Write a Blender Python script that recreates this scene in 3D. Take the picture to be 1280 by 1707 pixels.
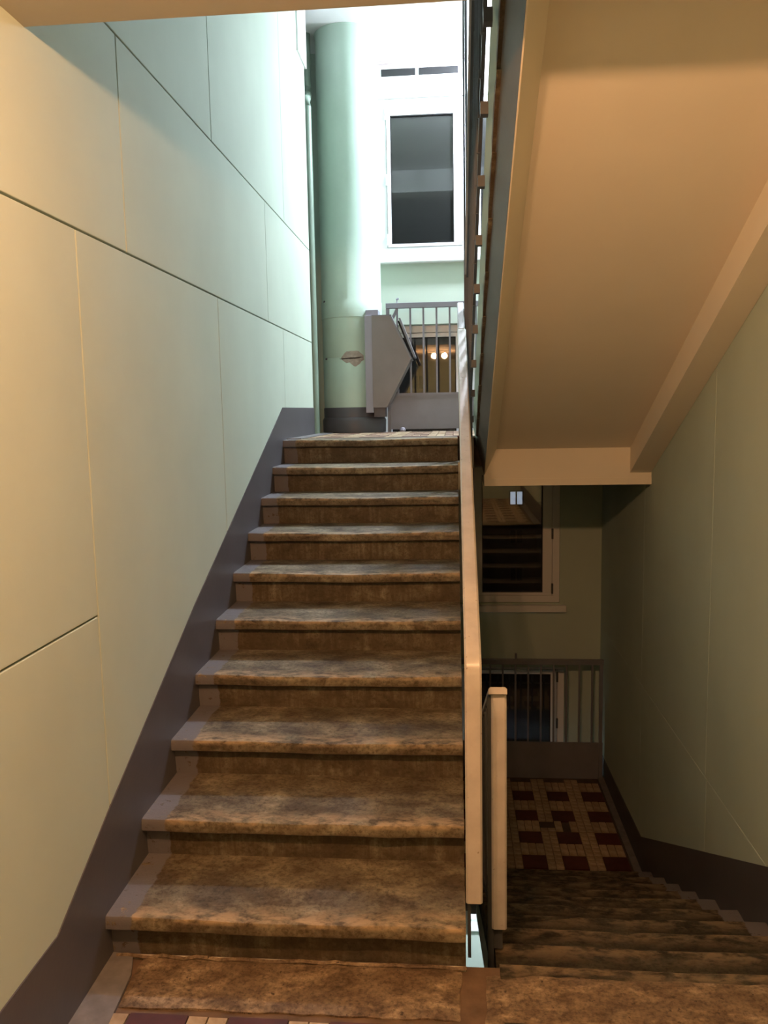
import bpy, math, random
from mathutils import Matrix, Vector, noise
random.seed(7)
scene = bpy.context.scene
for o in list(bpy.data.objects):
    bpy.data.objects.remove(o)
COL = scene.collection

# ------------------------------------------------------------------ camera
F_PX = 1382.12
YAW, PITCH, ROLL = 0.08514, 0.11943, -0.01838
CAM = Vector((1.0749, -2.2820, 1.6597))
fwd = Vector((-math.sin(YAW)*math.cos(PITCH), math.cos(YAW)*math.cos(PITCH), -math.sin(PITCH)))
r0 = Vector((math.cos(YAW), math.sin(YAW), 0)); u0 = r0.cross(fwd)
rr = r0*math.cos(ROLL)+u0*math.sin(ROLL); uu = -r0*math.sin(ROLL)+u0*math.cos(ROLL)
cam = bpy.data.cameras.new('camera'); cam_o = bpy.data.objects.new('camera', cam); COL.objects.link(cam_o)
cam.sensor_fit = 'VERTICAL'; cam.sensor_height = 24.0; cam.lens = 24.0*F_PX/1707
cam.clip_start = 0.02; cam.clip_end = 300
M = Matrix(((rr.x, uu.x, -fwd.x, CAM.x), (rr.y, uu.y, -fwd.y, CAM.y), (rr.z, uu.z, -fwd.z, CAM.z), (0, 0, 0, 1)))
cam_o.matrix_world = M
scene.camera = cam_o
# ------------------------------------------------------------------ night sky, exposure
w = bpy.data.worlds.new('night'); scene.world = w; w.use_nodes = True
w.node_tree.nodes['Background'].inputs[0].default_value = (0.012, 0.012, 0.018, 1)
w.node_tree.nodes['Background'].inputs[1].default_value = 0.35
scene.view_settings.view_transform = 'Standard'
scene.view_settings.look = 'None'
scene.view_settings.gamma = 1.0
scene.view_settings.use_curve_mapping = False
scene.view_settings.exposure = 0.0
WARM_POWER = 1140.0      # emission strength of each warm bulb
COLD_POWER = 1560.0       # emission strength of the tubes on the upper landing
COLD_LOW = 620.0
WARM_COL = (1.0, 0.51, 0.24)
COLD_COL = (0.80, 0.865, 1.0)

# ------------------------------------------------------------------ materials
def nmat(name):
    m = bpy.data.materials.new(name); m.use_nodes = True
    nt = m.node_tree; b = nt.nodes['Principled BSDF']
    return m, nt, b
def ramp(nt, fac, stops):
    r = nt.nodes.new('ShaderNodeValToRGB')
    while len(r.color_ramp.elements) > 1: r.color_ramp.elements.remove(r.color_ramp.elements[-1])
    r.color_ramp.elements[0].position = stops[0][0]; r.color_ramp.elements[0].color = (*stops[0][1], 1)
    for p, c in stops[1:]:
        e = r.color_ramp.elements.new(p); e.color = (*c, 1)
    nt.links.new(fac, r.inputs[0]); return r.outputs[0]
def tex(nt, scale, detail=4, rough=.55, coord='Object', stretch=None, dist=0):
    tc = nt.nodes.new('ShaderNodeTexCoord'); src = tc.outputs[coord]
    if coord == 'World':
        src = None
    if stretch:
        mp = nt.nodes.new('ShaderNodeMapping'); mp.inputs['Scale'].default_value = stretch
        nt.links.new(src, mp.inputs[0]); src = mp.outputs[0]
    n = nt.nodes.new('ShaderNodeTexNoise'); n.inputs['Scale'].default_value = scale
    n.inputs['Detail'].default_value = detail; n.inputs['Roughness'].default_value = rough
    n.inputs['Distortion'].default_value = dist
    nt.links.new(src, n.inputs['Vector']); return n.outputs['Fac']
def bump(nt, b, fac, strength=.2, dist=.01):
    bp = nt.nodes.new('ShaderNodeBump'); bp.inputs['Strength'].default_value = strength; bp.inputs['Distance'].default_value = dist
    nt.links.new(fac, bp.inputs['Height']); nt.links.new(bp.outputs[0], b.inputs['Normal'])
def mix(nt, fac, a, b_):
    m = nt.nodes.new('ShaderNodeMix'); m.data_type = 'RGBA'
    if isinstance(fac, float): m.inputs[0].default_value = fac
    else: nt.links.new(fac, m.inputs[0])
    for i, v in ((6, a), (7, b_)):
        if isinstance(v, tuple): m.inputs[i].default_value = (*v, 1)
        else: nt.links.new(v, m.inputs[i])
    return m.outputs[2]
def paint(name, col, var=.06, rough=.45, scale=2.5, bstr=.08, bscale=60, spec=.4):
    m, nt, b = nmat(name)
    lo = tuple(c*(1-var) for c in col); hi = tuple(min(1, c*(1+var)) for c in col)
    nt.links.new(ramp(nt, tex(nt, scale, 5), [(.3, lo), (.7, hi)]), b.inputs['Base Color'])
    b.inputs['Roughness'].default_value = rough; b.inputs['Specular IOR Level'].default_value = spec
    bump(nt, b, tex(nt, bscale, 3), bstr, .004)
    return m
def flat(name, col, rough=.5, metal=0.):
    m, nt, b = nmat(name); b.inputs['Base Color'].default_value = (*col, 1)
    b.inputs['Roughness'].default_value = rough; b.inputs['Metallic'].default_value = metal
    return m
def emit(name, col, s):
    m, nt, b = nmat(name); b.inputs['Base Color'].default_value = (*col, 1)
    b.inputs['Emission Color'].default_value = (*col, 1); b.inputs['Emission Strength'].default_value = s
    return m

MINT = paint('mint_oil_paint', (.475, .555, .475), .05, .8, 1.6, .10, 45, .12)
MINT_JOINT = paint('mint_joint_filler', (.20, .22, .14), .15, .7)
MINT_CHUTE = paint('mint_chute_paint', (.45, .575, .49), .06, .4, 3, .15, 30)
GREY = paint('grey_oil_paint', (.084, .080, .090), .08, .42, 4, .10, 50)
GREY_RAIL = paint('grey_metal_paint', (.185, .19, .215), .08, .4, 5, .10, 60)
HATCH = paint('hatch_grey_paint', (.195, .175, .175), .08, .42, 6, .10, 60)
FLANGE = paint('flange_lilac_paint', (.29, .29, .35), .05, .4, 6, .08, 60)
CREAM = paint('cream_whitewash', (.80, .74, .62), .03, .75, 1.5, .08, 80, .2)
CREAM_DARK = paint('darker_ceiling_whitewash', (.56, .51, .43), .05, .8, 2, .08, 80, .2)  # same cream in a darker tone, for the ceiling slab
WHITE = paint('white_plaster', (.82, .83, .82), .03, .7, 3, .15, 60, .2)
SOFF_SIDE = paint('stringer_grey_brown_paint', (.115, .098, .078), .12, .55, 6, .1, 50)
DARK_METAL = paint('dark_grey_metal', (.075, .08, .085), .15, .45, 9, .1, 60)
PVC = flat('white_window_plastic', (.80, .80, .80), .3)
PVC_DARK = flat('window_gasket', (.013, .013, .014), .7)
RAILMAT = paint('beige_handrail_vinyl', (.56, .50, .43), .07, .32, 6, .05, 25, .5)
BROWN_LAND = paint('concrete_slab_side', (.25, .20, .15), .15, .8, 6, .2, 40)

def rusty_rail():
    m, nt, b = nmat('worn_handrail_beige')
    f = tex(nt, 9, 6, .6)
    c = ramp(nt, f, [(.30, (.46, .425, .39)), (.55, (.55, .515, .475)), (.75, (.60, .56, .52))])
    s = ramp(nt, tex(nt, 60, 2, .5), [(.70, (0, 0, 0)), (.76, (1, 1, 1))])
    nt.links.new(mix(nt, s, c, (.30, .24, .18)), b.inputs['Base Color'])
    b.inputs['Roughness'].default_value = .28; bump(nt, b, f, .06, .01); return m
RAILMAT = rusty_rail()

def step_material(name, margin_lo=None, margin_hi=None, g=1.0):
    """worn concrete step; local x = world x, local y = 0 at the nosing going back, local z = 0 at the tread"""
    m, nt, b = nmat(name); L = nt.links
    tc = nt.nodes.new('ShaderNodeTexCoord'); geo = nt.nodes.new('ShaderNodeNewGeometry'); oi = nt.nodes.new('ShaderNodeObjectInfo')
    add = nt.nodes.new('ShaderNodeVectorMath'); add.operation = 'ADD'
    comb = nt.nodes.new('ShaderNodeCombineXYZ'); mul = nt.nodes.new('ShaderNodeMath'); mul.operation = 'MULTIPLY'; mul.inputs[1].default_value = 40
    L.new(oi.outputs['Random'], mul.inputs[0]); L.new(mul.outputs[0], comb.inputs[1]); L.new(mul.outputs[0], comb.inputs[2])
    L.new(tc.outputs['Object'], add.inputs[0]); L.new(comb.outputs[0], add.inputs[1])
    def nz(scale, det, r, st):
        mp = nt.nodes.new('ShaderNodeMapping'); mp.inputs['Scale'].default_value = st
        L.new(add.outputs[0], mp.inputs[0])
        n = nt.nodes.new('ShaderNodeTexNoise'); n.inputs['Scale'].default_value = scale; n.inputs['Detail'].default_value = det
        n.inputs['Roughness'].default_value = r; n.inputs['Distortion'].default_value = .25; L.new(mp.outputs[0], n.inputs[0]); return n.outputs['Fac']
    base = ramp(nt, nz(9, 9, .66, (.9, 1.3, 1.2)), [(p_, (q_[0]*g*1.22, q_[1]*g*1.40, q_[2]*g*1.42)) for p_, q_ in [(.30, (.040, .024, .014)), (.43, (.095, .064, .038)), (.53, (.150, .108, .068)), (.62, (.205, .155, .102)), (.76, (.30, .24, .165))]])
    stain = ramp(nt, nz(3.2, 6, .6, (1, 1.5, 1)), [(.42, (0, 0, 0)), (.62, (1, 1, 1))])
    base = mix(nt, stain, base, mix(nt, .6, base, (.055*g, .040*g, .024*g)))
    grit = ramp(nt, nz(70, 3, .7, (1, 1, 1)), [(.36, (.45, .42, .38)), (.5, (1, 1, 1)), (.66, (1.25, 1.25, 1.25))])
    gm = nt.nodes.new('ShaderNodeMix'); gm.data_type = 'RGBA'; gm.blend_type = 'MULTIPLY'; gm.inputs[0].default_value = .75
    L.new(base, gm.inputs[6]); L.new(grit, gm.inputs[7]); base = gm.outputs[2]
    sep = nt.nodes.new('ShaderNodeSeparateXYZ'); L.new(tc.outputs['Object'], sep.inputs[0])
    # worn pale nosing: bare aggregate where feet have polished the front edge
    n2 = nz(22, 5, .65, (.6, 1.2, 1))
    def mr(v, a, b_, c, d):
        q = nt.nodes.new('ShaderNodeMapRange'); L.new(v, q.inputs[0])
        for i, x in zip((1, 2, 3, 4), (a, b_, c, d)): q.inputs[i].default_value = x
        return q.outputs[0]
    def op(o, a, b_):
        q = nt.nodes.new('ShaderNodeMath'); q.operation = o
        for i, v in ((0, a), (1, b_)):
            if isinstance(v, (int, float)): q.inputs[i].default_value = v
            else: L.new(v, q.inputs[i])
        return q.outputs[0]
    edge = op('MULTIPLY', mr(op('ABSOLUTE', sep.outputs[1], 0), .015, .10, 1, 0), mr(sep.outputs[2], -.022, -.008, 0, 1))
    worn = op('MULTIPLY', edge, mr(n2, .42, .60, .0, 1))
    base = mix(nt, worn, base, (.40*(.36+.64*g), .295*(.36+.64*g), .18*(.36+.64*g)))
    # grime on the riser
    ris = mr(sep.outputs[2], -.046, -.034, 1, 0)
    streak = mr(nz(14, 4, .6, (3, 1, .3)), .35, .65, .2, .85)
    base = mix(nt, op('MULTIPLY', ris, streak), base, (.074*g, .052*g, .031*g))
    if margin_lo is not None or margin_hi is not None:
        wob = op('MULTIPLY', op('SUBTRACT', nz(9, 5, .7, (1, 1, 1)), .5), .055)
        xx = op('ADD', sep.outputs[0], wob)
        if margin_lo is not None: k = mr(xx, margin_lo-.003, margin_lo+.003, 1, 0)
        else: k = mr(xx, margin_hi-.003, margin_hi+.003, 0, 1)
        chips = mr(nz(30, 5, .7, (1, 1, 1)), .34, .40, 0, 1)
        base = mix(nt, op('MULTIPLY', k, chips), base, (.150, .142, .150))
    L.new(base, b.inputs['Base Color'])
    b.inputs['Roughness'].default_value = .62; b.inputs['Specular IOR Level'].default_value = .3
    bump(nt, b, nz(16, 8, .7, (1, 1, 1)), .35, .012)
    return m
STEP_L = step_material('worn_brown_concrete_left', margin_lo=.088)
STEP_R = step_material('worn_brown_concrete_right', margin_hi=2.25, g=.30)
STEP_U = step_material('worn_brown_concrete')

def tile_mat(name, a, b_):
    m, nt, b = nmat(name)
    oi = nt.nodes.new('ShaderNodeObjectInfo')
    c = ramp(nt, oi.outputs['Random'], [(0, a), (1, b_)])
    d = ramp(nt, tex(nt, 18, 5), [(.35, (.5, .42, .34)), (.65, (1, 1, 1))])
    m2 = nt.nodes.new('ShaderNodeMix'); m2.data_type = 'RGBA'; m2.blend_type = 'MULTIPLY'; m2.inputs[0].default_value = .7
    nt.links.new(c, m2.inputs[6]); nt.links.new(d, m2.inputs[7]); nt.links.new(m2.outputs[2], b.inputs['Base Color'])
    b.inputs['Roughness'].default_value = .5; return m
TILE_B = tile_mat('beige_floor_tile', (.42, .32, .21), (.56, .44, .30))
TILE_R = tile_mat('dark_red_floor_tile', (.075, .016, .011), (.105, .021, .014))
GROUT = paint('dark_grout', (.085, .062, .045), .2, .85, 12, .2, 60)

def glass_mat():
    m = bpy.data.materials.new('window_glass'); m.use_nodes = True; nt = m.node_tree
    nt.nodes.remove(nt.nodes['Principled BSDF']); out = nt.nodes['Material Output']
    t = nt.nodes.new('ShaderNodeBsdfTransparent'); g = nt.nodes.new('ShaderNodeBsdfGlossy'); g.inputs['Roughness'].default_value = .012
    t.inputs[0].default_value = (.86, .88, .87, 1)
    fr = nt.nodes.new('ShaderNodeFresnel'); fr.inputs[0].default_value = 1.85
    x = nt.nodes.new('ShaderNodeMixShader'); nt.links.new(fr.outputs[0], x.inputs[0]); nt.links.new(t.outputs[0], x.inputs[1]); nt.links.new(g.outputs[0], x.inputs[2])
    dd = nt.nodes.new('ShaderNodeBsdfDiffuse'); dd.inputs[0].default_value = (.75, .75, .77, 1)      # film of dust on the glass
    y = nt.nodes.new('ShaderNodeMixShader'); y.inputs[0].default_value = .013
    nt.links.new(x.outputs[0], y.inputs[1]); nt.links.new(dd.outputs[0], y.inputs[2])
    nt.links.new(y.outputs[0], out.inputs[0]); return m
GLASS = glass_mat()

# ------------------------------------------------------------------ mesh helpers
def link(name, me, mat=None, parent=None, loc=None):
    o = bpy.data.objects.new(name, me); COL.objects.link(o)
    if mat is not None and len(me.materials) == 0: me.materials.append(mat)
    if parent: o.parent = parent
    if loc: o.location = loc
    return o
class MB:
    def __init__(s): s.v = []; s.f = []
    def add(s, vs, fs):
        n = len(s.v); s.v += [tuple(v) for v in vs]; s.f += [tuple(i+n for i in f) for f in fs]; return s
    def box(s, x0, x1, y0, y1, z0, z1, c=0.0):
        if c <= 0:
            vs = [(x, y, z) for z in (z0, z1) for y in (y0, y1) for x in (x0, x1)]
            return s.add(vs, [(0, 2, 3, 1), (4, 5, 7, 6), (0, 1, 5, 4), (2, 6, 7, 3), (0, 4, 6, 2), (1, 3, 7, 5)])
        import bmesh
        bm = bmesh.new(); bmesh.ops.create_cube(bm, size=1)
        for v in bm.verts: v.co = Vector((x0+(v.co.x+.5)*(x1-x0), y0+(v.co.y+.5)*(y1-y0), z0+(v.co.z+.5)*(z1-z0)))
        bmesh.ops.bevel(bm, geom=bm.edges[:], offset=c, segments=2, affect='EDGES', profile=.5)
        bm.verts.index_update()
        vs = [v.co[:] for v in bm.verts]; fs = [[v.index for v in f.verts] for f in bm.faces]; bm.free()
        return s.add(vs, fs)
    def prism(s, pts, a0, a1, axis='x'):
        """polygon pts (p,q) extruded along axis; x: (y,z)  y: (x,z)  z: (x,y)"""
        def P(p, a): return {'x': (a, p[0], p[1]), 'y': (p[0], a, p[1]), 'z': (p[0], p[1], a)}[axis]
        n = len(pts); vs = [P(p, a0) for p in pts]+[P(p, a1) for p in pts]
        fs = [tuple(range(n)), tuple(range(2*n-1, n-1, -1))]+[(i, i+n, (i+1) % n+n, (i+1) % n) for i in range(n)]
        return s.add(vs, fs)
    def tube(s, pts, r, seg=10, cap=True):
        pts = [Vector(p) for p in pts]; n = len(pts); vs = []; fs = []
        for i, p in enumerate(pts):
            d = (pts[min(i+1, n-1)]-pts[max(i-1, 0)]).normalized()
            a = d.cross(Vector((0, 0, 1))) if abs(d.z) < .95 else d.cross(Vector((1, 0, 0)))
            a.normalize(); b = d.cross(a)
            for k in range(seg):
                t = 2*math.pi*k/seg; vs.append(p+a*(r*math.cos(t))+b*(r*math.sin(t)))
        for i in range(n-1):
            for k in range(seg):
                q = (k+1) % seg; fs.append((i*seg+k, i*seg+q, (i+1)*seg+q, (i+1)*seg+k))
        if cap: fs += [tuple(range(seg-1, -1, -1)), tuple(range((n-1)*seg, n*seg))]
        return s.add(vs, fs)
    def lathe(s, cx, cy, prof, seg=40):
        vs = []; fs = []; n = len(prof)
        for r, z in prof:
            for k in range(seg):
                t = 2*math.pi*k/seg; vs.append((cx+r*math.cos(t), cy+r*math.sin(t), z))
        for i in range(n-1):
            for k in range(seg):
                q = (k+1) % seg; fs.append((i*seg+k, i*seg+q, (i+1)*seg+q, (i+1)*seg+k))
        fs += [tuple(range(seg-1, -1, -1)), tuple(range((n-1)*seg, n*seg))]
        return s.add(vs, fs)
    def mesh(s, name, mat=None, smooth=False):
        import bmesh
        me = bpy.data.meshes.new(name); me.from_pydata(s.v, [], s.f)
        bm = bmesh.new(); bm.from_mesh(me); bmesh.ops.recalc_face_normals(bm, faces=bm.faces); bm.to_mesh(me); bm.free()
        if mat: me.materials.append(mat)
        if smooth:
            me.polygons.foreach_set('use_smooth', [True]*len(me.polygons)); me.set_sharp_from_angle(angle=math.radians(smooth if smooth is not True else 35))
        return me
    def build(s, name, mat, parent=None, smooth=False, loc=None):
        return link(name, s.mesh(name, mat, smooth), None, parent, loc)
def tag(o, label, cat, group=None, kind=None):
    o['label'] = label; o['category'] = cat
    if group: o['group'] = group
    if kind: o['kind'] = kind
    return o
def struct(o, label, cat): return tag(o, label, cat, kind='structure')
def empty(name, loc=(0, 0, 0)):
    o = bpy.data.objects.new(name, None); COL.objects.link(o); o.location = loc; o.empty_display_size = .1; return o
def pbuild(mb, name, mat, root, smooth=False):
    """build in world coordinates as a child of an Empty that is not rotated"""
    o = mb.build(name, mat, root, smooth); o.location = -root.location; return o

# ------------------------------------------------------------------ dimensions
R, T = .15, .3195
XW = 2.34           # right wall
YE = 4.92           # inner face of end wall
LEND = 4.10         # left wall ends, niche behind
YB = -3.7           # wall behind the camera
CEIL = 4.62
SLAB = 2.645        # underside of the floor above

# ------------------------------------------------------------------ walls
GAP = .0032
wl = MB().box(-.45, -.022, YB-.3, LEND-.02, -4.8, CEIL+.2).build('wall_left', MINT_JOINT)
struct(wl, 'mint painted panel wall on the left, with dark joints', 'wall')
def panels(parent, xa, xb, rects, mat, g=GAP):
    for (y0, y1, z0, z1) in rects:
        MB().box(xa, xb, y0+g, y1-g, z0+g, z1-g, .0025).build('panel', mat, parent)
panels(wl, -.024, 0, [
    (YB, .09, -.6, 1.065), (YB, .09, 1.065, 2.2), (.09, 1.54, -4.8, 2.2), (1.54, 3.02, -4.8, 2.2), (3.02, LEND, -4.8, 2.2),
    (YB, .47, 2.2, 2.885), (.47, 2.60, 2.2, 2.885), (2.60, LEND, 2.2, 2.885),
    (YB, 1.545, 2.885, CEIL), (1.545, 3.16, 2.885, CEIL), (3.16, LEND, 2.885, CEIL)], MINT)
# end face of left wall + niche
MB().box(-.45, -.003, LEND-.02, LEND, -4.8, CEIL).build('end_face', MINT, wl)
wn = MB().box(-.62, -.45, LEND-.3, YE+.4, -4.8, CEIL+.2).build('wall_niche', paint('niche_shade_paint', (.13, .16, .13), .2, .8))  # mint darkened all over: the shade of the recess is put into its colour
struct(wn, 'mint wall at the back of the dark niche beside the waste chute', 'wall')

wr = MB().box(XW+.022, XW+.4, YB-.3, YE+.4, -4.8, CEIL+.2).build('wall_right', MINT)
struct(wr, 'mint painted panel wall on the right, dim beside the descending stairs', 'wall')
panels(wr, XW, XW+.024, [
    (YB, 1.86, -4.8, -.22), (1.86, 3.33, -4.8, -.22), (3.33, YE, -4.8, -.22),
    (YB, 1.88, -.22, CEIL), (1.88, 3.33, -.22, CEIL), (3.33, YE, -.22, CEIL)], MINT, .0012)
wb = MB().box(-.45, XW+.4, YB-.3, YB, -.4, CEIL+.2).build('wall_back', MINT)
struct(wb, 'mint wall behind the viewer', 'wall')

# end wall with window openings. A: windows with sills, B: windows behind the landing railings
WA0, WA1 = .47, 1.985
WB0, WB1 = .40, 2.045
we = empty('wall_end', (1.2, YE, -4.8)); struct(we, 'mint end wall with stacked windows at the half landings', 'wall')
TH = .30
def wall_piece(name, x0, x1, z0, z1, mat): pbuild(MB().box(x0, x1, YE, YE+TH, z0, z1), name, mat, we)
wall_piece('pier', -.45, WB0, -4.8, CEIL+.2, MINT)
wall_piece('pier', WB1, XW+.022, -4.8, CEIL+.2, MINT)
for k in (-1, 0, 1):
    zb = 3*k
    wall_piece('spandrel', WB0, WB1, zb-.60, zb-.02, MINT)           # mint band below sill
    ztop = zb+1.24
    wall_piece('reveal_strip', WB0, WA0, zb-.02, zb+1.33, MINT if k < 1 else WHITE)
    wall_piece('reveal_strip', WA1, WB1, zb-.02, zb+1.33, MINT if k < 1 else WHITE)
    wall_piece('lintel', WA0, WA1, ztop, zb+1.33, WHITE)
wall_piece('lintel', WB0, WB1, 4.33, CEIL+.2, WHITE)
wall_piece('apron', WB0, WB1, -4.8, -3.6, MINT)

# ------------------------------------------------------------------ slabs: floor, landings, ceilings
fl = MB().box(0, XW, YB, -.20, -.26, -.012).build('floor', GROUT)
struct(fl, 'tiled landing floor at the foot of the rising stairs', 'floor')
ce = empty('ceiling', (1.2, -2, SLAB)); struct(ce, 'cream underside of the floor above the viewer', 'ceiling')
pbuild(MB().box(0, XW, YB, -.134, SLAB, 2.995), 'soffit_slab', CREAM_DARK, ce)
pbuild(MB().box(0, XW, -.134, .0, 2.84, 2.995), 'slab_lip', CREAM, ce)
c2 = MB().box(-.45, XW, YB, YE, CEIL, CEIL+.2).build('ceiling_top', WHITE)
struct(c2, 'white ceiling above the upper landing', 'ceiling')
bm_ = MB().box(0, XW, 1.25, 1.55, 4.36, CEIL).build('trim_1', WHITE); struct(bm_, 'white ceiling beam above the upper flight', 'beam')
lt = MB().box(-.42, .015, LEND-.30, LEND+.03, 4.19, CEIL, .004).build('trim_2', WHITE); struct(lt, 'white beam end where the left wall meets the ceiling', 'beam')

LY = 4.70        # landing far edge
def landing(name, zt, label, lower=False):
    e = empty(name, (1.2, 3.9, zt)); struct(e, label, 'floor')
    x0 = -.45
    # slab body, then its front beam below the right flight
    pbuild(MB().box(x0, 0, LEND, LY, zt-.2, zt-.012), 'slab_niche', BROWN_LAND, e)
    pbuild(MB().box(0, XW, 3.17, LY if lower else YE-.002, zt-.2, zt-.012), 'slab', GROUT, e)
    pbuild(MB().box(1.272, XW, 3.166, 3.40, zt-.33, zt-.014), 'front_beam', CREAM, e)
    pbuild(MB().box(1.272, XW, 3.160, 3.17, zt-.33, zt-.285), 'beam_lip', CREAM, e)
    pbuild(MB().box(0, 1.15, 2.93, 3.40, zt-.33, zt-.16), 'front_beam', CREAM, e)
    pbuild(MB().box(1.13, 1.2, 2.96, 3.17, zt-.2, zt-.004), 'gap_edge', BROWN_LAND, e)
    return e
lu = landing('floor_upper_landing', 1.5, 'tiled upper half landing in front of the waste chute')
ll = landing('floor_lower_landing', -1.5, 'beige and dark red tiled lower half landing in shadow', True)
l3 = MB().box(0, XW, 2.9, LY, -4.75, -4.5).build('floor_bottom_landing', GROUT); struct(l3, 'lowest half landing glimpsed down the stair gap', 'floor')

# ------------------------------------------------------------------ flights
def flight_steps(root, x0, x1, y0, z0, sgn, mat, n=10, last_depth=.27, seg=26):
    """steps rise in direction sgn*y; nosing of step 1 at y0, treads z0+R*k"""
    for k in range(1, n+1):
        d = T+.068 if k < n else last_depth
        prof = [(.046, -R-.001), (.040, -.10), (.038, -.054), (.031, -.0485), (.008, -.047), (.001, -.042), (0, -.028), (.001, -.010), (.005, -.0025), (.014, 0)]
        prof += [(.10, 0), (.20, 0), (d-.002, 0), (d, -.0035)]
        vs = []; fs = []; m = len(prof)
        for i in range(seg+1):
            x = x0+(x1-x0)*i/seg
            for j, (u, z) in enumerate(prof):
                du = dz = 0
                if 3 <= j <= 10:
                    q = Vector((x*5.3, k*3.7+j*.05, z0*2.1)); a = noise.noise(q)*.0045+noise.noise(q*3.1)*.0022
                    worn = .007*math.exp(-((x-(x0+x1)/2)/(.32*(x1-x0)))**2)
                    du = -a; dz = (noise.noise(q+Vector((9, 4, 1)))*.003 - (worn if j in (8, 9, 7, 10) else worn*.5))
                vs.append((x, sgn*(u+du), z+dz))
        for i in range(seg):
            for j in range(m):
                j2 = (j+1) % m; fs.append((i*m+j, i*m+j2, (i+1)*m+j2, (i+1)*m+j))
        fs += [tuple(range(m)), tuple(range((seg+1)*m-1, seg*m-1, -1))]
        mb = MB(); mb.add(vs, fs)
        o = mb.build('step', mat, root, 40); o.location = Vector((0, y0+sgn*T*(k-1), z0+R*k))-root.location
def waist(root, x0, x1, y0, z0, sgn, mat, off=.20, rib=.155, n=10, rl=.045, rr_=.14):
    """sloping slab under the steps with a rib on either side"""
    def z_at(y, o): return z0+R+R/T*sgn*(y-y0)-o
    ya, yb = y0-sgn*0.02, y0+sgn*(T*(n-1)+.05)
    pbuild(MB().prism([(ya, z_at(ya, .176)), (yb, z_at(yb, .176)), (yb, z_at(yb, off)), (ya, z_at(ya, off))], x0, x1), 'soffit', mat, root)
    for a, b in ((x0, x0+rl), (x1-rr_, x1)):
        pbuild(MB().prism([(ya, z_at(ya, off-.002)), (yb, z_at(yb, off-.002)), (yb, z_at(yb, off+rib)), (ya, z_at(ya, off+rib))], a, b), 'rib', mat, root)

# 1: rising flight on the left
f1 = empty('stair_flight', (.55, 0, 0)); tag(f1, 'worn brown concrete stair flight rising along the left wall to the chute landing', 'staircase')
flight_steps(f1, .004, 1.099, 0, 0, 1, STEP_L, seg=30)
waist(f1, .004, 1.099, 0, 0, 1, CREAM)
# 2: descending flight on the right
f2 = empty('stair_flight', (1.77, 2.945, -1.5)); tag(f2, 'dim worn stair flight descending on the right to the red tiled landing', 'staircase')
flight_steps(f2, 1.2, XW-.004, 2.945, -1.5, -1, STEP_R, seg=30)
waist(f2, 1.2, XW-.004, 2.945, -1.5, -1, CREAM)
# 3: flight rising overhead towards the viewer, underside visible
f3 = empty('stair_flight', (1.77, 3.05, 1.5)); tag(f3, 'stair flight overhead on the right seen from below, cream ribbed underside', 'staircase')
flight_steps(f3, 1.2155, XW-.004, 3.05, 1.5, -1, STEP_U, seg=6, last_depth=.15)
def NL(y): return 1.65+R/T*(3.05-y)
ya, yb = 3.172, .02
def slope_piece(name, x0, x1, o0, o1, mat, y_a=ya, y_b=yb):
    pbuild(MB().prism([(y_a, NL(y_a)-o0), (y_b, NL(y_b)-o0), (y_b, NL(y_b)-o1), (y_a, NL(y_a)-o1)], x0, x1), name, mat, f3)
slope_piece('soffit', 1.30, 2.26, .175, .187, CREAM)
def rib_left():
    prof = [(1.2725, .176), (1.2725, .350), (1.2775, .350), (1.352, .186), (1.352, .176)]
    vs = [(x, ya, NL(ya)-o) for x, o in prof]+[(x, yb, NL(yb)-o) for x, o in prof]
    pbuild(MB().add(vs, [(0, 1, 2, 3, 4), (9, 8, 7, 6, 5)]+[(i, i+5, (i+1) % 5+5, (i+1) % 5) for i in range(5)]), 'rib', CREAM, f3)
rib_left()
slope_piece('rib', 2.205, XW-.002, .176, .350, CREAM)
# slanted outer side of the flight
def sloped_strip(name, a, b, mat, th=.006):
    (xa, oa), (xb, ob) = a, b
    vs = [(xa, ya, NL(ya)-oa), (xb, ya, NL(ya)-ob), (xb, yb, NL(yb)-ob), (xa, yb, NL(yb)-oa)]
    vs += [(x+th, y, z+th) for x, y, z in vs]
    pbuild(MB().add(vs, [(0, 1, 2, 3), (4, 7, 6, 5), (0, 4, 5, 1), (1, 5, 6, 2), (2, 6, 7, 3), (3, 7, 4, 0)]), name, mat, f3)
sloped_strip('stringer_side', (1.222, .15), (1.272, .350), SOFF_SIDE)
sloped_strip('stringer_edge', (1.199, .02), (1.222, .15), MINT)
# 4: flight below the left one
f4 = empty('stair_flight', (.55, 0, -3)); tag(f4, 'lower stair flight glimpsed beneath through the gap between the railings', 'staircase')
flight_steps(f4, .004, 1.105, 0, -3, 1, STEP_U, seg=6)
waist(f4, .004, 1.105, 0, -3, 1, CREAM)

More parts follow.
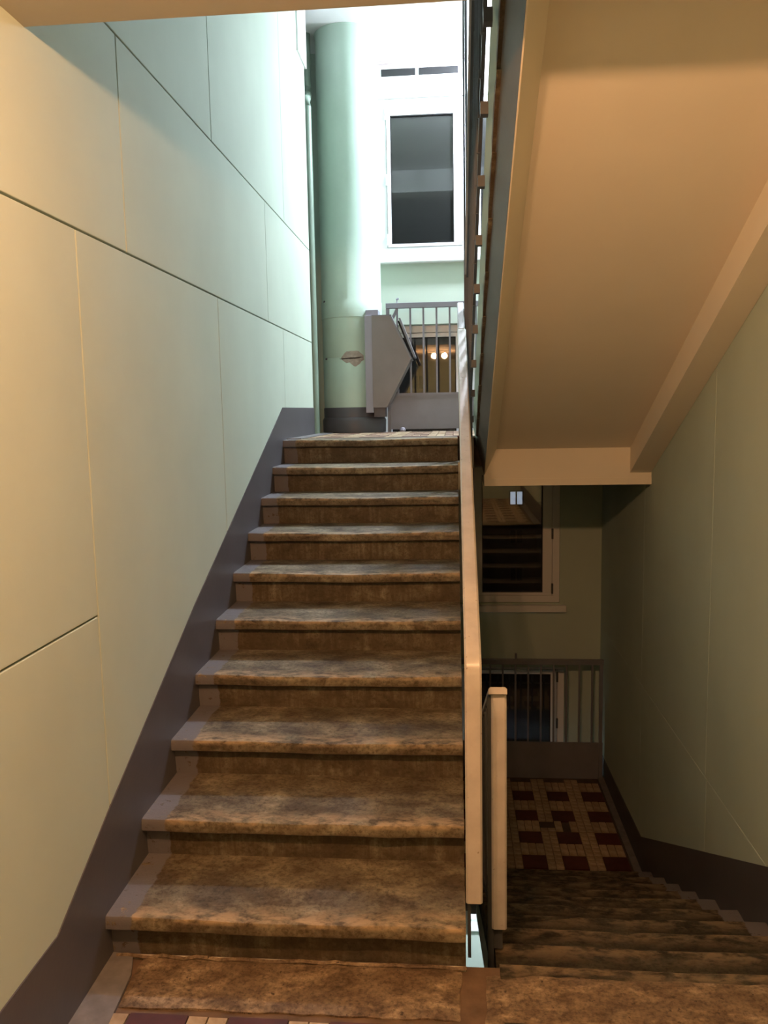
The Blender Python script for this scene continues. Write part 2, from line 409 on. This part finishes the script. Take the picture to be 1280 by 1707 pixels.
# ---- concrete threshold slabs at the head of the landing (camera level)
def slab_top(name, x0, x1, y0, y1, z, root, mat, seed):
    nx, ny = 40, 8; vs = []; fs = []
    for j in range(ny+1):
        for i in range(nx+1):
            x = x0+(x1-x0)*i/nx; y = y0+(y1-y0)*j/ny
            q = Vector((x*8, y*8, seed)); dz = noise.noise(q)*.003; dx = dy = 0
            if j in (0, ny): dz -= .006; dy = noise.noise(q*2+Vector((3, 1, 2)))*.008
            if i in (0, nx): dz -= .006; dx = noise.noise(q*2)*.012
            vs.append((x+dx, y+dy, dz))
    for j in range(ny):
        for i in range(nx):
            a = j*(nx+1)+i; fs.append((a, a+1, a+nx+2, a+nx+1))
    n = len(vs); ring = [i for i in range(nx+1)]+[(j*(nx+1)+nx) for j in range(1, ny+1)]+[ny*(nx+1)+i for i in range(nx-1, -1, -1)]+[j*(nx+1) for j in range(ny-1, 0, -1)]
    vs += [(vs[i][0], vs[i][1], -.03) for i in ring]
    for a in range(len(ring)):
        b = (a+1) % len(ring); fs.append((ring[a], n+a, n+b, ring[b]))
    fs.append(tuple(range(n, n+len(ring))))
    mb = MB(); mb.add(vs, fs); o = mb.build(name, mat, root, 50); o.location = Vector((0, 0, z))-root.location
    return o
def threshold_mat(name, lo=None):
    m, nt, b = nmat(name)
    base = ramp(nt, tex(nt, 13, 10, .72, stretch=(.8, 1.3, 1), dist=.2), [(.33, (.055, .034, .019)), (.44, (.15, .10, .058)), (.53, (.25, .18, .11)), (.62, (.36, .275, .18)), (.75, (.50, .40, .27))])
    st = ramp(nt, tex(nt, 3.5, 6, .6, stretch=(1, 3, 1), dist=.6), [(.46, (0, 0, 0)), (.54, (1, 1, 1))])
    base = mix(nt, st, base, mix(nt, .55, base, (.11, .07, .04)))
    grit = ramp(nt, tex(nt, 75, 4, .7), [(.36, (.4, .37, .33)), (.5, (1, 1, 1)), (.66, (1.3, 1.3, 1.3))])
    gm = nt.nodes.new('ShaderNodeMix'); gm.data_type = 'RGBA'; gm.blend_type = 'MULTIPLY'; gm.inputs[0].default_value = .8
    nt.links.new(base, gm.inputs[6]); nt.links.new(grit, gm.inputs[7]); base = gm.outputs[2]
    pit = ramp(nt, tex(nt, 40, 3, .6), [(.66, (0, 0, 0)), (.70, (1, 1, 1))])
    base = mix(nt, pit, base, (.05, .032, .02))
    nt.links.new(base, b.inputs['Base Color']); b.inputs['Roughness'].default_value = .6
    bump(nt, b, tex(nt, 14, 9, .7), .4, .012); return m
THR = threshold_mat('worn_threshold_concrete')
GROOVE = paint('dirty_brown_cement', (.135, .085, .052), .3, .8, 14, .5, 40)
MB().box(0, XW, -.20, .055, -.26, -.010).build('cement_bed', GROOVE, fl)
slab_top('threshold_slab', .105, 1.085, -.178, .040, .0015, fl, THR, 1.7)
slab_top('threshold_slab', 1.155, 2.225, -.205, .012, .0025, fl, THR, 6.1)
# low mortar fillet along the foot of the first riser, grey painted margin at the wall
mb = MB(); pts = [(.02+i*.036, .030+noise.noise(Vector((i*.6, 2, 5)))*.010, .003+noise.noise(Vector((i*.5, 7, 1)))*.004) for i in range(31)]
mb.tube(pts, .006, 7); mb.build('mortar_fillet', THR, fl, True)
GREYM = paint('grey_margin_paint', (.175, .165, .165), .2, .5, 18, .25, 30)
MB().add([(0, -3.6, .001), (.14, -3.6, .001), (.118, -.30, .001), (.098, -.05, .002), (.070, .035, .004), (0, .044, .004),
          (0, -3.6, -.02), (.14, -3.6, -.02), (.118, -.30, -.02), (.098, -.05, -.02), (.070, .035, -.02), (0, .044, -.02)],
         [(0, 1, 2, 3, 4, 5), (11, 10, 9, 8, 7, 6), (0, 6, 7, 1), (1, 7, 8, 2), (2, 8, 9, 3), (3, 9, 10, 4), (4, 10, 11, 5), (5, 11, 6, 0)]).build('painted_margin', GREYM, fl)
MB().box(2.235, XW, -3.6, .05, -.02, .0035).build('painted_margin', GREYM, fl)

# ------------------------------------------------------------------ floor tiles
P = .0565
me_sq_b = MB().box(-P/2+.0022, P/2-.0022, -P/2+.0022, P/2-.0022, -.013, 0).mesh('tile', TILE_B)
DY = .1685
me_long = MB().box(-P/2+.0022, P/2-.0022, -DY/2+.0025, DY/2-.0025, -.013, 0).mesh('tile', TILE_B)
me_red = MB().box(-3*P/2+.002, 3*P/2-.002, -DY/2+.002, DY/2-.002, -.013, 0).mesh('tile', TILE_R)
rt = random.Random(3)
def tile_field(parent, zt, xs, ys, x_lim, y_lim, piece, skip=(), budget=300, order=None):
    """columns of period 5P: three-tile blocks (red / beige in turn) and a two-tile beige strip to the left of each"""
    base = parent.matrix_basis.translation.copy()
    rest = MB(); restr = MB(); items = []
    for k in range(-8, 12):
        bx = xs+5*P*k
        for j in range(-16, 12):
            y0 = ys+2*DY*j
            items.append(('r', bx+1.5*P, y0+DY/2)); 
            for i in range(3): items.append(('l', bx+(i+.5)*P, y0+1.5*DY))
        for i in (-2, -1):
            n = int((y_lim[1]-y_lim[0])/P)
            for q in range(n): items.append(('s', bx+(i+.5)*P, y_lim[0]+(q+.5)*P))
    wx = {'r': 1.5*P, 'l': P/2, 's': P/2}; wy = {'r': DY/2, 'l': DY/2, 's': P/2}
    good = []
    for kind, x, y in items:
        if x-wx[kind] < x_lim[0]-.001 or x+wx[kind] > x_lim[1]+.001 or y-wy[kind] < y_lim[0]-.004 or y+wy[kind] > y_lim[1]+.004: continue
        if any(a <= x <= b and c <= y <= d for a, b, c, d in skip): continue
        good.append((kind, x, y))
    good.sort(key=order or (lambda t: 0))
    cnt = 0
    for kind, x, y in good:
        me = {'r': me_red, 'l': me_long, 's': me_sq_b}[kind]
        dz = rt.uniform(-.0012, .0012)
        if piece(x, y) and cnt < budget:
            o = link('tile', me, None, parent); o.location = Vector((x, y, zt+dz))-base; cnt += 1
        else:
            t = restr if kind == 'r' else rest
            t.box(x-wx[kind]+.0022, x+wx[kind]-.0022, y-wy[kind]+.0022, y+wy[kind]-.0022, zt-.013+dz, zt+dz)
    for t, m in ((rest, TILE_B), (restr, TILE_R)):
        if t.v:
            o = t.build('far_tiles', m, parent); o.location = -base; o['kind'] = 'stuff'
tile_field(ll, -1.5, 1.537, 3.208, (0.02, 2.28), (3.208, 4.64), lambda x, y: x > 1.36,
           skip=[(1.70, 1.82, 3.77, 3.90), (1.87, 1.93, 3.77, 3.82), (1.60, 1.70, 3.86, 3.90)], order=lambda t: t[2])
tile_field(lu, 1.5, .45, 3.16, (0.10, 2.28), (3.148, 4.62), lambda x, y: False)
tile_field(fl, 0, .157, -.205-DY-2*DY*0, (.10, 2.22), (-3.6, -.203), lambda x, y: y > -.42)
MB().box(.0, XW, 2.93, 3.20, -1.66, -1.512).build('edge_strip', BROWN_LAND, ll).location = -ll.location
MB().box(2.285, XW, 3.0, 4.69, -1.52, -1.496).build('painted_margin', GREYM, ll).location = -ll.location
MB().box(0, .10, 3.0, 4.69, 1.48, 1.504).build('painted_margin', GREYM, lu).location = -lu.location

# ------------------------------------------------------------------ painted skirting bands
bl = MB().prism([(YB, -.05), (.02, -.05), (.3, -.05), (3.15, 1.28), (LEND, 1.28), (LEND, 1.706), (2.915, 1.702), (1.795, 1.222), (1.013, .890), (.076, .455), (-.284, .277), (YB, .27)], -.001, .004).build('baseboard_left', GREY)
struct(bl, 'dark grey painted skirting band climbing the left wall with the stairs', 'baseboard')
br = MB().prism([(YB, -.05), (.0, -.05), (2.9, -1.45), (3.1, -1.7), (YE, -1.7), (YE, -1.335), (3.25, -1.275), (1.025, -.212), (0.0, .265), (YB, .27)], XW-.004, XW+.001).build('baseboard_right', GREY)
struct(br, 'dark grey painted skirting band descending along the right wall', 'baseboard')

# ------------------------------------------------------------------ stair railings
def ribbon(pts, x0, x1, th):
    """flat strip following (y,z) points, thickness towards the left-hand normal"""
    pts = [Vector(p) for p in pts]; n = len(pts); outer = []; inner = []
    for i, p in enumerate(pts):
        d = (pts[min(i+1, n-1)]-pts[max(i-1, 0)]).normalized(); nn = Vector((-d.y, d.x))
        outer.append(p); inner.append(p-nn*th)
    c = .006
    vs = []; fs = []
    for o_, i_ in zip(outer, inner):
        nn = (o_-i_).normalized()
        vs += [(x0, *(i_)), (x0, *(o_-nn*c)), (x0+c, *o_), (x1-c, *o_), (x1, *(o_-nn*c)), (x1, *i_)]
    for i in range(n-1):
        for j in range(6):
            k = (j+1) % 6; fs.append((i*6+j, i*6+k, (i+1)*6+k, (i+1)*6+j))
    fs += [tuple(range(6)), tuple(range(n*6-1, n*6-7, -1))]
    return MB().add(vs, fs)
def arc(c, r, a0, a1, n=8): return [(c[0]+r*math.cos(math.radians(a0+(a1-a0)*i/n)), c[1]+r*math.sin(math.radians(a0+(a1-a0)*i/n))) for i in range(n+1)]
def slope_bar(mb, x0, x1, ya_, za, yb_, zb_, h): mb.prism([(ya_, za), (yb_, zb_), (yb_, zb_-h), (ya_, za-h)], x0, x1)

# railing of the rising flight
g1 = empty('stair_railing', (1.115, .12, .02)); tag(g1, 'tall railing with wide beige handrail beside the rising flight', 'railing')
sl = R/T; ang = math.degrees(math.atan(sl))
yb0, zb0 = .085, .90      # front face of the vertical drop
cen = (yb0+.06, zb0-.012)
path = [(yb0, .175), (yb0, .40), (yb0, .65)]+arc(cen, .06, 180, 90+ang, 8)
y1_, z1_ = path[-1]
ytop = 2.66; ztop = z1_+sl*(ytop-y1_)
path += [(y1_+(ytop-y1_)*q, z1_+sl*(ytop-y1_)*q) for q in (.25, .5, .75, 1)]
pbuild(ribbon(path, 1.101, 1.151, .022), 'handrail', RAILMAT, g1, 40)
pbuild(ribbon([(ytop+.010, ztop+.0047), (2.9, ztop+sl*(2.9-ytop)), (3.10, ztop+sl*(3.10-ytop))], 1.103, 1.145, .022), 'handrail_end', paint('lilac_grey_rail', (.46, .455, .48), .08, .35), g1)
def zr(y): return z1_+sl*(y-y1_)
mb = MB(); slope_bar(mb, 1.112, 1.140, .13, zr(.13)-.03, 3.07, zr(3.07)-.03, .014); pbuild(mb, 'top_bar', DARK_METAL, g1)
mb = MB(); slope_bar(mb, 1.114, 1.128, .13, zr(.13)-.72, ytop, zr(ytop)-.72, .03); pbuild(mb, 'bottom_bar', DARK_METAL, g1)
for i in range(int((ytop-.3)/.16)+1):
    y = .26+.16*i
    pbuild(MB().box(1.115, 1.127, y-.006, y+.006, zr(y)-.73, zr(y)-.03), 'baluster', DARK_METAL, g1)
pbuild(MB().box(1.106, 1.116, .112, .15, -.02, .87), 'newel_post', DARK_METAL, g1)
pbuild(MB().box(1.112, 1.146, .108, .122, .17, .88), 'newel_plate', DARK_METAL, g1)
pbuild(MB().box(1.108, 1.132, 3.06, 3.09, 1.497, ztop+sl*(3.06-ytop)-.02), 'newel_post', GREY_RAIL, g1)

# railing of the descending flight
g2 = empty('stair_railing', (1.2, .32, -.15)); tag(g2, 'shorter railing with curled beige handrail end at the top of the descending flight', 'railing')
yf, zt_ = .315, .775
path = [(yf, -.058), (yf, .2), (yf, .5)]+[(yf, zt_-.09), (yf+.004, zt_-.055), (yf+.014, zt_-.028), (yf+.030, zt_-.010)]
pbuild(ribbon(path, 1.189, 1.238, .020), 'handrail_drop', RAILMAT, g2, 40)
ye_, ze_ = 2.95, zt_-sl*(2.95-yf)
o = ribbon([(yf+.001, zt_+.002), (yf+.05, zt_-sl*.05+.004), (1.5, zt_-sl*(1.5-yf)), (ye_, ze_)], 1.180, 1.239, .022); pbuild(o, 'handrail', RAILMAT, g2, 40)
mb = MB(); slope_bar(mb, 1.195, 1.225, yf+.03, zt_-.045, ye_, ze_-.03, .014); pbuild(mb, 'top_bar', DARK_METAL, g2)
mb = MB(); slope_bar(mb, 1.180, 1.194, yf+.03, zt_-.74, ye_, ze_-.73, .03); pbuild(mb, 'bottom_bar', DARK_METAL, g2)
for i in range(16):
    y = .48+.16*i
    z = zt_-sl*(y-yf)
    pbuild(MB().box(1.182, 1.194, y-.006, y+.006, z-.75, z-.03), 'baluster', DARK_METAL, g2)
pbuild(MB().box(1.176, 1.196, .335, .37, -.36, zt_-.04), 'newel_post', DARK_METAL, g2)
pbuild(MB().box(1.197, 1.225, .336, .35, -.14, zt_-.05), 'newel_plate', DARK_METAL, g2)

# railing of the overhead flight, seen end-on
g3 = empty('stair_railing', (1.185, 3.0, 1.5)); tag(g3, 'railing of the overhead flight seen edge-on above the stair gap', 'railing')
y0_, y1q = 2.93, .1
mb = MB(); slope_bar(mb, 1.150, 1.200, y0_, NL(y0_)+.80, y1q, NL(y1q)+.80, .022); pbuild(mb, 'handrail', RAILMAT, g3)
mb = MB(); slope_bar(mb, 1.160, 1.190, y0_, NL(y0_)+.775, y1q, NL(y1q)+.775, .014); pbuild(mb, 'top_bar', DARK_METAL, g3)
mb = MB(); slope_bar(mb, 1.176, 1.190, y0_, NL(y0_)+.07, y1q, NL(y1q)+.07, .03); pbuild(mb, 'bottom_bar', DARK_METAL, g3)
for i in range(17):
    y = 2.80-.16*i
    pbuild(MB().box(1.170, 1.184, y-.006, y+.006, NL(y)+.04, NL(y)+.77), 'baluster', DARK_METAL, g3)
pbuild(MB().box(1.150, 1.192, 2.93, 2.96, 1.50, NL(2.95)+.79), 'newel_post', DARK_METAL, g3)
for k in range(1, 10):
    y = 3.05-T*(k-1)-.16
    pbuild(MB().box(1.172, 1.199, y-.02, y+.02, 1.5+R*k-.06, 1.5+R*k-.02), 'bracket', DARK_METAL, g3)
sp = empty('steel_post', (1.158, 2.99, 1.5)); tag(sp, 'dark steel post running from the landing to the ceiling in the stair gap', 'post')
pbuild(MB().box(1.146, 1.158, 2.985, 3.005, 1.5, CEIL), 'flat_bar', DARK_METAL, sp)
pbuild(MB().tube([(1.167, 3.0, 1.5), (1.167, 3.0, CEIL)], .008, 8), 'rod', GREY_RAIL, sp)

# ------------------------------------------------------------------ landing railings
def landing_railing(zt, x0, x1, label, y=4.665, phase=0., foot=.018):
    g = empty('landing_railing', ((x0+x1)/2, y, zt)); tag(g, label, 'railing')
    pbuild(MB().box(x0, x1, y-.02, y+.02, zt+1.005, zt+1.048, .003), 'top_rail', GREY_RAIL, g)
    pbuild(MB().box(x0, x1, y-.006, y+.006, zt+.296, zt+.316), 'lower_bar', GREY_RAIL, g)
    pbuild(MB().box(x0, x1, y-.003, y+.003, zt+foot, zt+.297), 'kick_panel', GREY_RAIL, g)
    x = 1.05-.1075*20+phase
    while x < x1-.02:
        if x > x0+.02: pbuild(MB().box(x-.0075, x+.0075, y-.0075, y+.0075, zt+.30, zt+1.006), 'baluster', GREY_RAIL, g)
        x += .1075
    for xe in (x0+.015, x1-.02):
        pbuild(MB().box(xe-.014, xe+.014, y-.014, y+.014, zt-.01, zt+1.01), 'end_post', GREY_RAIL, g)
    return g
gu = landing_railing(1.5, .528, 2.325, 'grey railing with kick panel between the waste chute and upper window')
pbuild(MB().add([(.535, 4.66, 2.36), (.55, 4.66, 2.345), (.63, 4.66, 2.49), (.612, 4.66, 2.51), (.535, 4.672, 2.36), (.55, 4.672, 2.345), (.63, 4.672, 2.49), (.612, 4.672, 2.51)],
                [(0, 1, 2, 3), (7, 6, 5, 4), (0, 4, 5, 1), (1, 5, 6, 2), (2, 6, 7, 3), (3, 7, 4, 0)]), 'brace', GREY_RAIL, gu)
pbuild(MB().tube([(.62, 4.665, 2.545), (.62, 4.665, 2.58), (.635, 4.665, 2.585)], .010, 8), 'rail_lug', FLANGE, gu)
gl = landing_railing(-1.5, .02, 2.325, 'shadowed railing across the lower landing in front of the dark window', phase=-.002, foot=-.010)
pbuild(MB().tube([(1.59, 4.665, -.455), (1.59, 4.665, -.40)], .010, 8), 'rail_lug', GREY_RAIL, gl)
# stray lump on the upper landing floor
st = MB().lathe(.655, 4.60, [(.003, 1.501), (.022, 1.502), (.026, 1.515), (.018, 1.532), (.004, 1.536)], 9).build('rubble_lump', FLANGE, None, True)
tag(st, 'small pale lump of plaster on the landing before the kick panel', 'rubble')

# ------------------------------------------------------------------ waste chute
CX, CY, CR = .247, 4.645, .243
gc = empty('waste_chute', (CX, CY, 1.5)); tag(gc, 'mint green vertical waste chute pipe with grey loading hatch on upper landing', 'waste chute')
pbuild(MB().lathe(CX, CY, [(CR, 1.70), (CR, 2.10), (CR-.003, 2.104), (CR, 2.108), (CR, 2.418), (CR+.006, 2.422), (CR+.006, 2.55), (CR+.001, 2.556), (CR, 3.2), (CR, CEIL-.03), (CR+.01, CEIL)], 64), 'pipe', MINT_CHUTE, gc, 40)
pbuild(MB().lathe(CX, CY, [(CR+.004, 1.62), (CR+.005, 1.70), (CR+.001, 1.705)], 64), 'paint_band', GREY, gc, 40)
pbuild(MB().lathe(CX+.004, CY, [(CR+.018, 1.5), (CR+.022, 1.60), (CR+.012, 1.622), (CR, 1.63)], 64), 'plinth', GREY, gc, 40)
# hatch frame on the right-hand side of the pipe, hatch body folded out
hy0, hy1 = 4.38, 4.625
pbuild(MB().box(.378, .438, hy0, hy1, 1.66, 2.425, .003), 'hatch_frame', FLANGE, gc)
pbuild(MB().box(.385, .486, hy0+.03, hy1, 2.425, 2.470, .003), 'hatch_frame_top', FLANGE, gc)
hb = pbuild(MB().prism([(.436, 2.418), (.588, 2.418), (.742, 2.085), (.735, 2.06), (.545, 1.70), (.436, 1.70)], hy0-.008, hy1, 'y'), 'hatch_body', HATCH, gc)
# raised rim on the side of the hatch and lid held above the slanted mouth
def plank(a, b, w_, y0, y1):
    d = (Vector(b)-Vector(a)).normalized(); n = Vector((-d.y, d.x))*w_
    return MB().prism([a, b, (b[0]+n.x, b[1]+n.y), (a[0]+n.x, a[1]+n.y)], y0, y1, 'y')
o = plank((.588, 2.424), (.752, 2.078), -.014, hy0-.012, hy1+.004).build('rim', GREY_RAIL, hb)
o = plank((.436, 2.425), (.592, 2.425), -.010, hy0-.012, hy1+.004).build('rim', GREY_RAIL, hb)
o = plank((.648, 2.395), (.764, 2.092), .015, hy0, hy1).build('lid', GREY_RAIL, hb)
o = plank((.640, 2.375), (.752, 2.088), .012, hy0+.015, hy1-.01).build('lid_seal', PVC_DARK, hb)
pbuild(MB().box(.44, .53, hy0+.02, hy1-.03, 1.625, 1.70), 'hatch_support', GREY, gc)
# knocked-off plaster patch with a cracked joint
def on_pipe(px, z, dr): # px = world x offset of visible point
    t = math.asin(max(-1, min(1, (px-CX)/CR))); return (CX+(CR+dr)*math.sin(t), CY-(CR+dr)*math.cos(t), z)
def pipe_patch(poly, dr, name, mat):
    n = len(poly); cxm = sum(p[0] for p in poly)/n; czm = sum(p[1] for p in poly)/n
    vs = [on_pipe(cxm, czm, dr)]; fs = []
    rings = 4
    for k in range(1, rings+1):
        for p in poly: vs.append(on_pipe(cxm+(p[0]-cxm)*k/rings, czm+(p[1]-czm)*k/rings, dr if k < rings else .0004))
    for i in range(n): fs.append((0, 1+i, 1+(i+1) % n))
    for k in range(rings-1):
        for i in range(n):
            a = 1+k*n+i; b = 1+k*n+(i+1) % n; fs.append((a, a+n, b+n, b))
    pbuild(MB().add(vs, fs), name, mat, gc)
PLAST = paint('bare_plaster', (.34, .29, .25), .2, .85, 40, .5, 60)
CRACK = flat('dark_crack', (.035, .020, .015), .9)
pipe_patch([(x_, 2.098+(z_-2.098)*1.35) for x_, z_ in [(.195, 2.112), (.212, 2.128), (.228, 2.136), (.247, 2.136), (.262, 2.139), (.285, 2.138), (.305, 2.14), (.325, 2.137), (.338, 2.127), (.352, 2.118), (.362, 2.11), (.362, 2.085), (.345, 2.078), (.33, 2.062), (.315, 2.055), (.30, 2.046), (.285, 2.049), (.265, 2.062), (.25, 2.072), (.225, 2.068), (.205, 2.078), (.188, 2.088), (.182, 2.10)]], .0015, 'chipped_plaster', PLAST)
pipe_patch([(.165, 2.092), (.20, 2.098), (.26, 2.103), (.31, 2.104), (.355, 2.108), (.36, 2.103), (.33, 2.094), (.30, 2.090), (.26, 2.088), (.22, 2.088), (.19, 2.087)], .0025, 'crack', CRACK)
for px, z in ((.045, 2.555), (.05, 2.10)):
    pbuild(MB().lathe(px, CY-math.sqrt(CR*CR-(px-CX)**2)-.004, [(.008, z-.008), (.01, z), (.007, z+.008)], 8), 'bolt', GREY, gc)
# riser pipe in the corner
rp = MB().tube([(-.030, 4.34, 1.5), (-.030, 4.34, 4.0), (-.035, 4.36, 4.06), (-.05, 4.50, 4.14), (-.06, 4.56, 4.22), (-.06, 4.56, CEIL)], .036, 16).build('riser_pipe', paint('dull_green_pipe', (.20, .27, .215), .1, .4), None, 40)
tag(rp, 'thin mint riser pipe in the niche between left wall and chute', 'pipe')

# ------------------------------------------------------------------ windows
def window(name, label, x0, x1, z0, z1, yf, panes, frame_in, fd=.07, dark=False):
    """panes: list of (x0,x1,z0,z1) visible glass; frame_in = inner edge offset of the fixed frame"""
    e = empty(name, ((x0+x1)/2, yf, z0)); struct(e, label, 'window')
    fi = frame_in
    m = MB(); m.box(x0, x1, yf, yf+fd, z0, z0+fi, .003); m.box(x0, x1, yf, yf+fd, z1-fi, z1, .003)
    m.box(x0, x0+fi, yf, yf+fd, z0+fi, z1-fi, .003); m.box(x1-fi, x1, yf, yf+fd, z0+fi, z1-fi, .003)
    xm = (panes[0][1]+panes[-1][0])/2
    m.box(xm-fi*.6, xm+fi*.6, yf, yf+fd, z0+fi, z1-fi, .003)
    pbuild(m, 'window_frame', PVC, e)
    for i, (a, b, c, d) in enumerate(panes):
        xa = x0+fi+.004 if i == 0 else xm+fi*.6+.004; xb = xm-fi*.6-.004 if i == 0 else x1-fi-.004
        za, zb_ = z0+fi+.004, z1-fi-.004
        s = MB(); yy = yf-.012
        s.box(xa, xb, yy, yf+.05, za, c, .003); s.box(xa, xb, yy, yf+.05, d, zb_, .003)
        s.box(xa, a, yy, yf+.05, c, d, .003); s.box(b, xb, yy, yf+.05, c, d, .003)
        so = pbuild(s, 'sash', PVC, e)
        g = MB(); t = .006
        for (p, q, u, v) in ((a, b, c, c+t), (a, b, d-t, d), (a, a+t, c, d), (b-t, b, c, d)): g.box(p, q, yy+.008, yy+.02, u, v)
        g.build('gasket', PVC_DARK, so)
        MB().box(a, b, yf+.012, yf+.016, c, d).build('pane', GLASS, so)
        MB().box(a, b, yf+.030, yf+.034, c, d).build('pane', GLASS, so)
        hx = xa-.002 if i == 0 else xb+.002
        for hz in (za+.06, zb_-.06, (za+zb_)/2-.02):
            MB().box(hx-.008, hx+.008, yy-.012, yy+.004, hz-.045, hz+.045, .002).build('hinge', DARK_METAL if i else PVC, so)
    return e
for n, k in enumerate((1, 0, -1)):
    zb = 3*k
    lab = ['bright white two-sash window above the upper landing', 'dim white two-sash window below the overhead flight with night view', 'window far down at the lowest landing'][n]
    window('window_%d' % (2*n+1), lab, WA0, WA1, zb-.02, zb+1.24, YE+.02, [(.567, 1.092, zb+.07, zb+1.105), (1.315, 1.838, zb+.07, zb+1.105)], .062)
    s_ = MB().box(WA0-.03, WA1+.055, YE-.055, YE+.06, zb-.095, zb-.035, .008).build('trim_%d' % (n+3), WHITE)
    struct(s_, ['pale sill under the bright upper window', 'worn whitish plaster sill under the dim window', 'sill of the lowest window'][n], 'sill')
for n, k in enumerate((0, -1)):
    zb = 3*k
    lab = ['dark window behind the upper landing railing reflecting the warm lamp', 'dark window behind the lower landing railing with pale side strip'][n]
    window('window_%d' % (2*n+2), lab, WB0, WB1, zb+1.33, zb+2.40, YE+.12, [(.54, 1.10, zb+1.45, zb+2.30), (1.30, 1.925, zb+1.45, zb+2.30)], .06)

# vent slot above the upper window
v = empty('vent_grille', (.82, YE, 4.40)); tag(v, 'narrow vent slot with two dark openings above the bright window', 'vent')
pbuild(MB().box(.475, 1.16, YE-.012, YE-.001, 4.385, 4.475, .002), 'frame', WHITE, v)
for a, b in ((.505, .785), (.815, 1.135)): pbuild(MB().box(a, b, YE-.016, YE-.0125, 4.405, 4.462), 'opening', PVC_DARK, v)
for i, dz in enumerate((0, .022)):
    cb = MB().tube([(.47, YE-.03, 4.492+dz), (.8, YE-.035, 4.505+dz), (1.2, YE-.03, 4.508+dz), (2.3, YE-.03, 4.51+dz)], .006, 6).build('cable', paint('cable_sheath_%d' % i, (.45, .36, .36), .1))
    tag(cb, ['lower of two thin cables along the wall above the vent slot', 'upper of two thin cables along the wall above the vent slot'][i], 'cable', 'cables above the vent')

# ------------------------------------------------------------------ lamps
ld = empty('ceiling_lamp', (.85, -1.45, SLAB)); tag(ld, 'warm twin-bulb ceiling lamp above the viewer, out of frame', 'lamp')
pbuild(MB().box(.70, 1.00, -1.505, -1.395, SLAB-.018, SLAB, .004), 'lamp_base', PVC, ld)
BULB = emit('warm_bulb', WARM_COL, WARM_POWER)
for x in (.765, .935):
    pbuild(MB().lathe(x, -1.45, [(.014, SLAB-.018), (.014, SLAB-.036)], 12), 'socket', PVC_DARK, ld)
    pbuild(MB().lathe(x, -1.45, [(.012, SLAB-.037), (.030, SLAB-.048), (.040, SLAB-.064), (.042, SLAB-.078), (.040, SLAB-.092), (.030, SLAB-.108), (.006, SLAB-.120)], 16), 'bulb', BULB, ld, 60)
def dome_lamp(name, loc, power, label, stem=0):
    e = empty(name, loc); tag(e, label, 'lamp'); x, y, z = loc
    pbuild(MB().lathe(x, y, [(.11, z), (.11, z-.025), (.10, z-.03)], 28), 'lamp_base', PVC, e, 40)
    if stem: pbuild(MB().tube([(x, y, z+stem), (x, y, z)], .009, 10), 'stem', PVC, e)
    mt = emit('cold_lamp_%d' % int(power), COLD_COL, power)
    pbuild(MB().lathe(x, y, [(.098, z-.03), (.098, z-.06), (.085, z-.085), (.055, z-.102), (.01, z-.108)], 20), 'diffuser', mt, e, 50)
dome_lamp('dome_lamp', (1.68, 4.48, 4.42), COLD_POWER, 'cold white dome lamp hanging over the upper landing, hidden by the flight', CEIL-4.42)
dome_lamp('dome_lamp', (1.5, 3.9, -1.70), COLD_LOW, 'cold white dome lamp under the lower landing, seen only by its glow')

# ------------------------------------------------------------------ the house across the yard
BRICK = paint('night_brick', (.16, .10, .07), .2, .9, 1.5, .1, 5)
bd = empty('apartment_building', (6, 60, -14)); tag(bd, 'dark apartment house across the yard with one lit window, seen through the dim window', 'building')
pbuild(MB().box(-14, 30, 60, 70, -14, 14), 'facade', BRICK, bd)
LIT = emit('lit_window', (.72, .78, 1.0), .9); DARKW = flat('dark_window', (.02, .02, .025), .15); PINK = emit('pink_lit_window', (1.0, .45, .35), .5)
for r_ in range(6):
    for c in range(8):
        x = 5.7+(c-4)*3.6; z = -4.86+(r_-2)*2.9
        lit = (c == 4 and r_ == 2); mt = LIT if lit else DARKW
        f = pbuild(MB().box(x-.55, x+.55, 59.93, 60.01, z-.58, z+.58), 'window_surround', BRICK if not lit else DARKW, bd)
        for s in (-1, 1): MB().box(x+s*.25-.19, x+s*.25+.19, 59.91, 59.94, z-.47, z+.47).build('window_pane', mt, f)
pbuild(MB().box(2.75, 2.95, 59.9, 60, -9.0, -8.1), 'stair_window', PINK, bd)
gd = MB().box(-60, 60, 5.6, 90, -14.2, -14).build('ground_yard', flat('night_ground', (.05, .045, .04), .9)); struct(gd, 'dark yard outside', 'ground')
